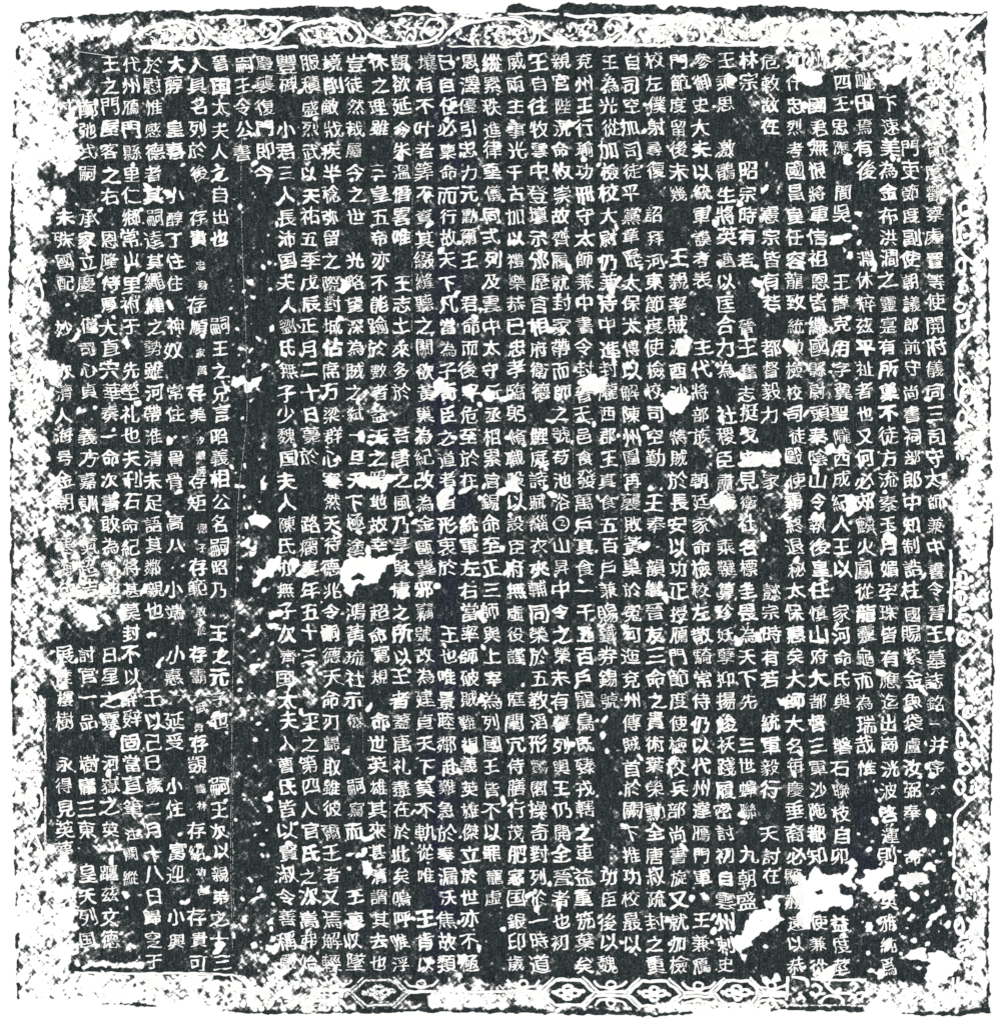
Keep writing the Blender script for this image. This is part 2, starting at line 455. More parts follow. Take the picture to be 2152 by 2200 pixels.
# sharp-edged losses, (origin x, origin y, points at 0.29 px per step) ----
q = 0.29
A = (1600, 1580)
for o, pts in [
    (A, [(520, 990), (600, 1020), (700, 1020), (720, 1050), (760, 1020), (760, 960), (740, 920), (820, 920), (845, 960), (820, 1020), (780, 1060), (800, 1120), (760, 1130), (720, 1090), (700, 1130), (720, 1190), (790, 1190), (800, 1270), (680, 1280), (620, 1300), (560, 1330), (500, 1340), (470, 1420), (420, 1430), (380, 1340), (400, 1260), (340, 1190), (330, 1130), (400, 1100), (480, 1080)]),
    (A, [(830, 1070), (900, 1050), (930, 1020), (870, 1020), (880, 1000), (950, 980), (1080, 950), (1095, 1025), (1030, 1050), (980, 1100), (950, 1160), (920, 1170), (880, 1120), (840, 1110)]),
    (A, [(1120, 1050), (1200, 1020), (1290, 1020), (1370, 1050), (1360, 1090), (1290, 1110), (1210, 1140), (1150, 1100)]),
    (A, [(1350, 1350), (1400, 1300), (1470, 1280), (1480, 1310), (1420, 1370), (1370, 1380)]),
    (A, [(1440, 1400), (1490, 1360), (1520, 1380), (1500, 1420), (1450, 1420)]),
    (A, [(1150, 1640), (1200, 1610), (1290, 1585), (1340, 1610), (1350, 1650), (1420, 1610), (1480, 1600), (1530, 1640), (1590, 1680), (1540, 1780), (1440, 1880), (1330, 1800), (1340, 1720), (1380, 1690), (1300, 1660), (1200, 1665)]),
    (A, [(1400, 1830), (1530, 1760), (1500, 1840), (1420, 1900), (1380, 1890)]),
    (A, [(930, 1750), (1010, 1740), (1040, 1780), (990, 1800)]),
    (A, [(520, 1800), (560, 1720), (650, 1690), (690, 1750), (650, 1810), (560, 1830)]),
    (A, [(0, 1380), (60, 1300), (180, 1290), (230, 1330), (275, 1370), (260, 1420), (160, 1450), (80, 1500), (30, 1560), (0, 1580)]),
    (A, [(180, 1220), (230, 1180), (255, 1190), (240, 1220), (200, 1250)]),
    (A, [(130, 1800), (220, 1770), (270, 1780), (270, 1830), (200, 1840), (150, 1850)]),
    (A, [(870, 1470), (910, 1400), (935, 1410), (930, 1460)]),
    (A, [(950, 620), (980, 615), (1005, 650), (970, 660)]),
    (A, [(1360, 560), (1390, 540), (1400, 590), (1415, 650), (1380, 695), (1365, 680)]),
    (A, [(1310, 990), (1350, 950), (1400, 970), (1400, 1000), (1330, 1005)]),
    (A, [(1170, 890), (1240, 850), (1310, 880), (1300, 920), (1240, 930), (1200, 900)]),
    (A, [(800, 1150), (830, 1160), (850, 1130), (855, 1180), (820, 1185)]),
    (A, [(960, 1190), (1010, 1150), (1100, 1160), (1090, 1200), (980, 1220)]),
    (A, [(1510, 1090), (1560, 1040), (1570, 1070), (1530, 1110)]),
    (A, [(1450, 1040), (1510, 1030), (1500, 1060), (1460, 1060)]),
    (A, [(340, 1040), (400, 1010), (430, 1050), (360, 1080)]),
    ((1120, 1620), [(1904, 1130), (1760, 1160), (1740, 1220), (1650, 1210), (1640, 1290), (1590, 1350), (1560, 1400), (1580, 1460), (1620, 1480), (1650, 1580), (1675, 1575), (1660, 1500), (1640, 1470), (1700, 1380), (1760, 1340), (1850, 1310), (1904, 1290)]),
    ((1120, 540), [(410, 950), (480, 920), (590, 925), (615, 970), (600, 1040), (500, 1050), (430, 1080), (420, 1000)]),
    ((1120, 540), [(1040, 1070), (1110, 1020), (1240, 1075), (1200, 1180), (1100, 1195), (1050, 1150)]),
    ((1120, 540), [(1140, 640), (1200, 630), (1260, 660), (1220, 780), (1170, 780), (1150, 710)]),
    ((1120, 540), [(590, 270), (640, 230), (730, 180), (720, 260), (680, 330), (600, 310)]),
    ((1120, 540), [(740, 820), (790, 780), (830, 830), (800, 880), (750, 880)]),
    ((1120, 540), [(1410, 810), (1460, 840), (1440, 900), (1410, 890)]),
    ((1120, 540), [(1600, 1580), (1640, 1500), (1740, 1530), (1860, 1520), (1904, 1540), (1904, 1600), (1780, 1590), (1640, 1620)]),
    ((1120, 540), [(640, 740), (720, 740), (700, 800), (720, 840), (680, 850), (660, 780)]),
    ((1120, 540), [(1400, 1840), (1500, 1800), (1600, 1840), (1560, 1900), (1440, 1900)]),
    ((1120, 540), [(1700, 190), (1760, 220), (1760, 250), (1730, 240)]),
    ((1120, 540), [(1730, 350), (1770, 290), (1790, 350)]),
    ((1120, 540), [(430, 1240), (560, 1280), (460, 1270)]),
    ((1120, 540), [(130, 1090), (170, 1100), (130, 1150), (115, 1120)]),
    ((1120, 540), [(190, 1250), (250, 1255), (215, 1280)]),
    ((1120, 0), [(300, 920), (350, 880), (385, 930), (350, 1010), (310, 970)]),
    ((1120, 0), [(1530, 560), (1590, 590), (1570, 640), (1530, 630)]),
    ((1120, 1080), [(880, 320), (950, 285), (990, 330), (920, 340)]),
    ((1120, 1080), [(1060, 890), (1180, 880), (1150, 920), (1110, 930)]),
    ((1120, 1080), [(1740, 960), (1780, 940), (1780, 1030), (1740, 1020)]),
    ((1120, 1080), [(230, 1650), (300, 1640), (300, 1700), (250, 1710)]),
    ((640, 540), [(1000, 960), (1040, 940), (1080, 990), (1160, 1020), (1100, 1060), (1000, 1065)]),
    ((640, 540), [(1200, 1000), (1270, 1000), (1300, 1080), (1230, 1100)]),
    ((640, 540), [(1350, 1060), (1400, 1030), (1500, 1080), (1600, 1060), (1600, 1100), (1500, 1110), (1390, 1100)]),
    ((640, 540), [(1300, 480), (1350, 450), (1350, 490), (1310, 530)]),
    ((640, 540), [(520, 1420), (590, 1370), (660, 1380), (640, 1440), (560, 1440)]),
    ((640, 540), [(160, 1720), (220, 1680), (300, 1700), (280, 1740)]),
    ((640, 540), [(560, 1680), (700, 1640), (730, 1670), (660, 1740), (630, 1850), (590, 1820), (600, 1740), (460, 1750), (420, 1680), (470, 1660)]),
    ((640, 540), [(1010, 1800), (1130, 1760), (1130, 1860), (1090, 1900), (1060, 1932), (1040, 1900)]),
    ((640, 540), [(1200, 1780), (1270, 1755), (1240, 1785)]),
    ((640, 540), [(1530, 1700), (1600, 1640), (1650, 1660), (1620, 1740), (1640, 1770), (1580, 1790), (1550, 1750)]),
    ((640, 540), [(1450, 1800), (1560, 1730), (1600, 1740), (1560, 1790)]),
    ((640, 540), [(1640, 1410), (1700, 1430), (1720, 1460), (1660, 1450)]),
    ((640, 540), [(310, 190), (370, 260), (340, 310), (290, 290), (340, 270)]),
    ((640, 540), [(1780, 1560), (1840, 1570), (1840, 1610), (1800, 1590)]),
    ((640, 1080), [(300, 520), (340, 430), (440, 400), (560, 400), (660, 460), (650, 520), (590, 600), (520, 600), (450, 610), (390, 690), (340, 620), (310, 590)]),
    ((640, 1080), [(600, 420), (680, 380), (740, 370), (720, 440), (640, 470)]),
    ((640, 1080), [(1480, 530), (1560, 460), (1600, 480), (1590, 530), (1530, 560)]),
    ((640, 1080), [(1320, 800), (1380, 770), (1400, 850), (1380, 880), (1330, 850)]),
    ((640, 1080), [(1210, 1790), (1330, 1800), (1340, 1840), (1290, 1870), (1230, 1850)]),
    ((640, 1080), [(140, 960), (220, 910), (260, 980), (200, 1010)]),
    ((640, 1080), [(0, 480), (60, 440), (130, 520), (80, 540), (0, 530)]),
    ((640, 1080), [(720, 650), (800, 640), (810, 690), (760, 720)]),
    ((640, 1080), [(1320, 1440), (1370, 1420), (1380, 1480), (1330, 1490)]),
    ((640, 1080), [(260, 200), (320, 220), (340, 260), (280, 240)]),
    ((640, 1620), [(470, 680), (530, 680), (530, 740), (490, 760)]),
    ((640, 1620), [(470, 620), (550, 615), (545, 650), (480, 650)]),
    ((640, 1620), [(480, 800), (520, 790), (560, 860), (500, 920), (480, 880)]),
    ((640, 1620), [(560, 880), (620, 870), (640, 920), (590, 930)]),
    ((640, 1620), [(350, 1240), (430, 1220), (490, 1270), (440, 1310), (370, 1290)]),
    ((640, 1620), [(340, 780), (380, 850), (380, 900), (350, 880)]),
    ((640, 1620), [(1740, 1140), (1800, 1090), (1840, 1090), (1780, 1180), (1745, 1170)]),
    ((640, 1620), [(1310, 1400), (1380, 1390), (1340, 1460)]),
    ((640, 1620), [(1180, 1480), (1240, 1500), (1200, 1560)]),
    ((640, 1620), [(340, 730), (450, 735), (360, 755)]),
    ((130, 540), [(1240, 920), (1370, 910), (1400, 960), (1480, 930), (1540, 910), (1460, 980), (1390, 1040), (1350, 990), (1280, 1050), (1270, 960)]),
    ((130, 540), [(1330, 390), (1350, 400), (1355, 440), (1335, 430)]),
    ((130, 540), [(1395, 730), (1415, 710), (1425, 725), (1405, 745)]),
    ((130, 540), [(1260, 1750), (1300, 1720), (1330, 1740), (1290, 1765)]),
    ((130, 540), [(1340, 1735), (1430, 1745), (1420, 1755), (1340, 1745)]),
    ((130, 540), [(1500, 1660), (1530, 1645), (1540, 1660), (1510, 1680)]),
    ((130, 540), [(150, 470), (200, 480), (290, 490), (270, 600), (230, 600), (220, 520)]),
    ((130, 540), [(430, 650), (490, 630), (500, 720), (470, 700)]),
    ((130, 540), [(20, 410), (60, 385), (80, 400), (40, 420)]),
    ((130, 1080), [(1380, 110), (1440, 90), (1500, 100), (1580, 140), (1540, 190), (1450, 180), (1390, 140)]),
    ((130, 1080), [(1430, 490), (1540, 460), (1600, 380), (1640, 400), (1590, 530), (1500, 550), (1440, 630), (1400, 690), (1440, 560)]),
    ((130, 1080), [(1320, 290), (1380, 280), (1450, 350), (1380, 360)]),
    ((130, 1080), [(1400, 370), (1450, 360), (1440, 390), (1400, 410)]),
    ((130, 1080), [(1480, 880), (1540, 880), (1630, 900), (1600, 950), (1540, 920)]),
    ((130, 1080), [(1550, 820), (1640, 790), (1620, 850), (1560, 870)]),
    ((130, 1080), [(1460, 700), (1530, 705), (1510, 735)]),
    ((130, 1080), [(1520, 640), (1555, 625), (1545, 665)]),
    ((130, 1080), [(1435, 960), (1460, 920), (1475, 940), (1450, 970)]),
    ((130, 1080), [(1410, 1215), (1470, 1200), (1450, 1225)]),
    ((130, 1080), [(1550, 1380), (1600, 1390), (1560, 1420)]),
    ((130, 1080), [(1250, 930), (1290, 905), (1300, 930), (1260, 970)]),
    ((130, 1080), [(1700, 430), (1760, 440), (1770, 500), (1720, 520)]),
    ((130, 1080), [(100, 830), (220, 760), (300, 850), (290, 920), (220, 940), (170, 890)]),
    ((130, 1080), [(20, 690), (160, 650), (260, 690), (120, 720)]),
    ((130, 1080), [(600, 640), (640, 620), (630, 690), (605, 680)]),
    ((130, 1080), [(640, 970), (680, 940), (690, 970), (660, 990)]),
    ((130, 1080), [(330, 1440), (450, 1400), (560, 1370), (480, 1450), (340, 1470)]),
    ((130, 1080), [(330, 1690), (370, 1670), (410, 1710), (390, 1740)]),
    ((130, 1080), [(700, 1210), (730, 1190), (740, 1225), (715, 1235)]),
    ((130, 1080), [(740, 1160), (770, 1130), (760, 1180)]),
    ((130, 1080), [(1190, 1340), (1240, 1345), (1220, 1380)]),
    ((130, 1080), [(530, 1320), (600, 1320), (590, 1350)]),
    ((130, 1620), [(1330, 1070), (1360, 1060), (1390, 1080), (1490, 1045), (1500, 1060), (1400, 1120), (1350, 1120)]),
    ((130, 1620), [(1500, 320), (1550, 300), (1560, 340), (1520, 350)]),
    ((130, 1620), [(1480, 670), (1510, 700), (1500, 750), (1480, 740)]),
    ((130, 1620), [(1310, 880), (1365, 870), (1330, 915)]),
    ((130, 1620), [(1530, 1200), (1570, 1210), (1580, 1260), (1550, 1260)]),
    ((130, 1620), [(1500, 1510), (1540, 1520), (1520, 1550)]),
    ((130, 1620), [(1525, 1420), (1570, 1450), (1530, 1460)]),
    ((130, 1620), [(900, 1090), (950, 1070), (950, 1100)]),
    ((130, 1620), [(1290, 1320), (1345, 1320), (1330, 1355)]),
    ((130, 1620), [(1540, 1630), (1580, 1610), (1600, 1660), (1620, 1700), (1560, 1720)]),
    ((130, 1620), [(1420, 510), (1450, 520), (1490, 505), (1440, 525)]),
    ((130, 1620), [(1430, 835), (1475, 825), (1440, 850)]),
    ((130, 1620), [(1010, 1000), (1050, 970), (1060, 1000), (1110, 970), (1090, 1020), (1030, 1020)]),
    ((130, 1620), [(1020, 900), (1040, 840), (1055, 890), (1050, 935)]),
    ((130, 1620), [(470, 1030), (510, 1050), (480, 1085)]),
    ((130, 1620), [(1140, 1400), (1240, 1390), (1230, 1430), (1150, 1430)]),
    ((130, 1620), [(0, 720), (60, 740), (70, 790), (20, 815), (0, 800)]),
    ((130, 1620), [(0, 1420), (90, 1400), (80, 1560), (0, 1580)]),
    ((130, 1620), [(170, 1555), (330, 1545), (330, 1575), (170, 1580)]),
    ((130, 1620), [(350, 1560), (410, 1550), (410, 1570)]),
    ((130, 1620), [(480, 1550), (600, 1535), (590, 1560)]),
    ((1600, 0), [(370, 500), (500, 490), (560, 560), (580, 620), (520, 640), (470, 630), (380, 600)]),
    ((1600, 0), [(1030, 600), (1100, 480), (1230, 490), (1250, 520), (1140, 610), (1060, 620), (1040, 700), (1000, 700)]),
    ((1600, 0), [(640, 1740), (715, 1730), (710, 1810), (650, 1820)]),
    ((1600, 0), [(820, 1580), (860, 1590), (870, 1630), (850, 1640)]),
    ((1600, 0), [(800, 1670), (860, 1670), (870, 1720), (830, 1700)]),
    ((1600, 0), [(810, 1790), (850, 1785), (855, 1825), (825, 1830)]),
    ((1600, 0), [(760, 1120), (800, 1130), (790, 1200), (750, 1210), (740, 1170)]),
    ((1600, 0), [(110, 1400), (160, 1380), (150, 1430), (120, 1440)]),
    ((1600, 0), [(490, 180), (620, 150), (640, 330), (560, 420), (540, 320), (490, 300)]),
    ((1600, 0), [(1150, 130), (1700, 110), (1640, 210), (1440, 230), (1400, 330), (1180, 320)]),
    ((1600, 0), [(960, 130), (1150, 120), (1030, 190), (900, 190)]),
    ((1600, 0), [(1160, 330), (1320, 330), (1300, 440), (1180, 400)]),
    ((1600, 500), [(890, 190), (960, 190), (980, 250), (930, 280)]),
    ((1600, 500), [(560, 1580), (640, 1570), (680, 1610), (620, 1640)]),
    ((1600, 500), [(690, 1560), (730, 1560), (750, 1620), (690, 1630)]),
    ((1600, 500), [(260, 1880), (330, 1840), (320, 1900)]),
    ((1600, 500), [(0, 1660), (90, 1640), (240, 1600), (270, 1660), (120, 1720), (0, 1700)]),
    ((1600, 500), [(280, 840), (330, 780), (380, 820), (360, 900), (310, 900)]),
    ((1600, 500), [(500, 1710), (540, 1740), (520, 1780)]),
    ((1600, 1040), [(740, 90), (790, 60), (840, 110), (820, 180), (750, 180)]),
    ((1600, 1040), [(1010, 420), (1050, 330), (1110, 400), (1090, 480), (1060, 420)]),
    ((1600, 1040), [(500, 220), (580, 210), (590, 290), (520, 300)]),
    ((1600, 1040), [(970, 1370), (1030, 1390), (1050, 1440), (1000, 1410)]),
    ((1600, 1040), [(110, 380), (150, 390), (200, 480), (160, 450)]),
    ((1600, 1040), [(1490, 1050), (1540, 1090), (1530, 1180), (1500, 1160)]),
    ((1600, 1040), [(240, 1590), (290, 1570), (310, 1640), (260, 1640)]),
]:
    poly(pts, 1.02, 4.5, o[0], o[1], q, 1.5)
dark([(640 + x * q, 1080 + y * q) for x, y in ((390, 560), (450, 520), (500, 545), (490, 575), (430, 565), (400, 580))])
dark([(1600 + x * q, 1580 + y * q) for x, y in ((510, 1160), (570, 1140), (580, 1170), (540, 1185))])
dark([(1600 + x * q, 1580 + y * q) for x, y in ((1210, 1690), (1300, 1680), (1330, 1740), (1320, 1790), (1230, 1800), (1190, 1740))])
dot(743, 1617, 8)
# scattered chips and pin holes in the stone
for _ in range(420):
    x, y = rng.uniform(120, 2030), rng.uniform(112, 2095)
    dot(x, y, rng.choice((2.0, 2.5, 3, 3, 3.5, 4.5)), rng.uniform(0.8, 1.9), rng.uniform(0, 3.1), rng.uniform(0.6, 1.25))
for _ in range(90):
    x, y = rng.uniform(490, 600), rng.uniform(420, 2080)
    dot(x, y, rng.choice((2.0, 2.5, 3.5, 4.5)), rng.uniform(0.8, 2.0), rng.uniform(0, 3.1), rng.uniform(0.7, 1.3))
for _ in range(70):
    x, y = rng.uniform(1840, 2040), rng.uniform(1640, 2090)
    dot(x, y, rng.choice((2.5, 3.5, 4.5, 6)), rng.uniform(0.8, 1.7), rng.uniform(0, 3.1), rng.uniform(0.8, 1.3))
for _ in range(260):                         # irregular chips that join strokes together
    x, y = rng.uniform(130, 2020), rng.uniform(120, 2080)
    dot(x, y, rng.uniform(3.0, 6.5), rng.uniform(0.9, 2.4), rng.uniform(0, 3.1))

# stone edge -------------------------------------------------------------
top_e = [(30, 52), (60, 46), (115, 38), (172, 32), (176, 30), (200, 28), (250, 27), (340, 23), (392, 21), (397, 24), (455, 20), (500, 19), (545, 18), (560, 17), (600, 15), (650, 12), (758, 12), (766, 20), (780, 18), (818, 10), (829, 19), (850, 18), (868, 12), (918, 11), (940, 24), (1000, 26), (1085, 24), (1092, 8), (1120, 7), (1130, 12), (1155, 15), (1168, 22), (1195, 20), (1205, 7), (1222, 5), (1240, 9), (1260, 6), (1310, 6), (1340, 8), (1412, 10), (1416, 19), (1428, 20), (1436, 12), (1560, 15), (1580, 20), (1585, 13), (1600, 14), (1612, 11), (1670, 12), (1740, 15), (1780, 17), (1790, 22), (1836, 24), (1850, 19), (1940, 20), (1960, 26), (1995, 26), (2030, 22), (2040, 27), (2100, 30), (2116, 25), (2150, 26)]
top_t = [(100, 0), (112, 0), (116, 7), (158, 6), (162, 0), (170, 0), (174, 8), (255, 8), (300, 5), (330, 8), (392, 10), (455, 8), (490, 8), (540, 18), (620, 20), (650, 26), (760, 26), (775, 14), (820, 18), (860, 18), (920, 18), (938, 5), (945, 0), (1040, 0), (1085, 6), (1095, 18), (1150, 14), (1165, 4), (1200, 6), (1210, 20), (1250, 16), (1300, 22), (1390, 20), (1412, 12), (1420, 4), (1440, 9), (1520, 11), (1575, 8), (1590, 18), (1640, 14), (1665, 26), (1690, 24), (1720, 10), (1760, 6), (1778, 0), (1790, 6), (1810, 0), (1836, 0), (1840, 18), (1860, 14), (1900, 10), (1950, 6), (1960, 0), (1975, 0), (1990, 6), (2015, 12), (2035, 5), (2042, 0), (2105, 0), (2112, 20), (2122, 0)]
jag = (N16 - .5) * 5 + (fnoise(7, 9) - .5) * 4
te = interp(top_e, PX) + jag
tt = interp(top_t, PX)
band = (PY > te) & (PY < te + tt + jag)
k = np.clip((PY - te) / 3 + .5, 0, 1) * np.clip((te + tt + jag * 1.4 - PY) / 4 + .5, 0, 1)
W[:] = W * (1 - k) + (-0.02 + (N40 - .5) * .5) * k
k = np.clip((te + tt - PY) / 4, 0, 1) * (tt < 4)
W[:] = np.maximum(W, 1.2 * k)
k = np.clip((te - PY) / 2.5 + .5, 0, 1)
W[:] = W * (1 - k) + 2.0 * k

left_e = [(40, 48), (70, 42), (110, 33), (220, 29), (350, 25), (480, 21), (560, 19), (900, 20), (1100, 22), (1300, 22), (1500, 24), (1700, 27), (1900, 31), (2000, 33), (2200, 34)]
right_e = [(20, 2120), (130, 2117), (300, 2119), (500, 2122), (700, 2126), (900, 2128), (1040, 2132), (1150, 2134), (1220, 2128), (1440, 2135), (1560, 2133), (1700, 2130), (1800, 2127), (1890, 2126), (2000, 2124), (2200, 2128)]
bot_e = [(20, 2157), (220, 2159), (340, 2164), (430, 2172), (500, 2176), (560, 2178), (640, 2180), (700, 2179), (820, 2179), (880, 2175), (1000, 2177), (1180, 2179), (1300, 2182), (1400, 2186), (1450, 2182), (1560, 2178), (1690, 2172), (1860, 2175), (1940, 2182), (2060, 2184), (2090, 2178), (2130, 2176)]
jag2 = (N16[:, ::-1] - .5) * 5 + (fnoise(7, 10) - .5) * 3
segN = fnoise(28, 11)
le = interp(left_e, PY) + jag2
re = interp(right_e, PY) + jag2
be = interp(bot_e, PX) + jag2
inside_y = (PY > te + 4) & (PY < be)
# thin inked arris along the left and right edges, broken
for d, thr in ((PX - le, 0.47), (re - PX, 0.42)):
    wd = 5 + 5 * N40
    k = np.clip(d / 2.5 + .5, 0, 1) * np.clip((wd - d) / 3 + .5, 0, 1) * np.clip((segN - thr) / .06, 0, 1) * inside_y
    W[:] = W * (1 - k) + 0.05 * k
bt = interp([(30, 0), (210, 0), (220, 3), (270, 3), (280, 6), (330, 5), (350, 0), (470, 0), (480, 4), (500, 3), (510, 6), (640, 8), (660, 3), (760, 8), (915, 8), (930, 3), (990, 3), (1010, 8), (1160, 9), (1180, 4), (1240, 12), (1380, 12), (1390, 6), (1440, 8), (1480, 6), (1500, 0), (1640, 0), (1690, 10), (1850, 12), (1860, 0), (1930, 0), (1940, 6), (2000, 8), (2060, 10), (2120, 10)], PX)
d = be - PY
k = np.clip(d / 2.5 + .5, 0, 1) * np.clip((bt + jag - d) / 3 + .5, 0, 1) * (bt > 1)
W[:] = W * (1 - k) + -0.02 * k
k = np.clip((14 - d) / 4, 0, 1) * (bt < 3) * (d < 40)
W[:] = np.maximum(W, 1.2 * k)
k = np.clip(np.maximum(np.maximum(le - PX, PX - re), PY - be) / 2.5 + .5, 0, 1)
W[:] = W * (1 - k) + 2.0 * k
BLUE = np.clip(1 - np.abs(PX - 960 - 12 * np.sin(PY / 160)) / 60, 0, 1) ** 0.7
BLUE = np.maximum(BLUE, np.clip(1 - np.hypot((PX - 1860) / 90, (PY - 1850) / 260), 0, 1) * .8)


def sample(arr, x, y):
    i = min(max(int(round((x + MARG) / (LW + 2 * MARG) * (GX - 1))), 0), GX - 1)
    j = min(max(int(round((y + MARG) / (LH + 2 * MARG) * (GY - 1))), 0), GY - 1)
    return arr[j, i]


# ------------------------------------------------------------------ the sheet
def build_sheet():
    x = X(PX).ravel()
    y = Y(PY).ravel()
    z = height(x, y)
    n = GX * GY
    ring = np.concatenate([np.arange(GX), GX * np.arange(1, GY) + GX - 1,
                           GX * (GY - 1) + np.arange(GX - 2, -1, -1), GX * np.arange(GY - 2, 0, -1)])
    co = np.stack([x, y, z], 1)
    low = co[ring].copy()
    low[:, 2] = 0.0004
    co = np.concatenate([co, low])
    i = (np.arange(GY - 1)[:, None] * GX + np.arange(GX - 1)[None]).ravel()
    quads = np.stack([i + GX, i + GX + 1, i + 1, i], 1)
    r = len(ring)
    a = np.arange(r)
    b = (a + 1) % r
    side = np.stack([ring[a], ring[b], n + b, n + a], 1)
    quads = np.concatenate([quads, side])
    me = bpy.data.meshes.new("paper_sheet")
    me.vertices.add(len(co))
    me.vertices.foreach_set("co", co.ravel())
    me.loops.add(quads.size)
    me.loops.foreach_set("vertex_index", quads.ravel())
    me.polygons.add(len(quads))
    me.polygons.foreach_set("loop_start", np.arange(len(quads)) * 4)
    me.polygons.foreach_set("use_smooth", np.ones(len(quads), bool))
    for nm, arr in (("wear", W), ("blue", BLUE)):
        at = me.attributes.new(nm, 'FLOAT', 'POINT')
        at.data.foreach_set("value", np.concatenate([arr.ravel(), np.full(r, 2.0 if nm == "wear" else 0)]).astype(np.float32))
    me.update(calc_edges=True)
    me.validate()
    me.materials.append(M_RUB)
    o = bpy.data.objects.new("paper_sheet", me)
    COL.objects.link(o)
    o.parent = rub


build_sheet()

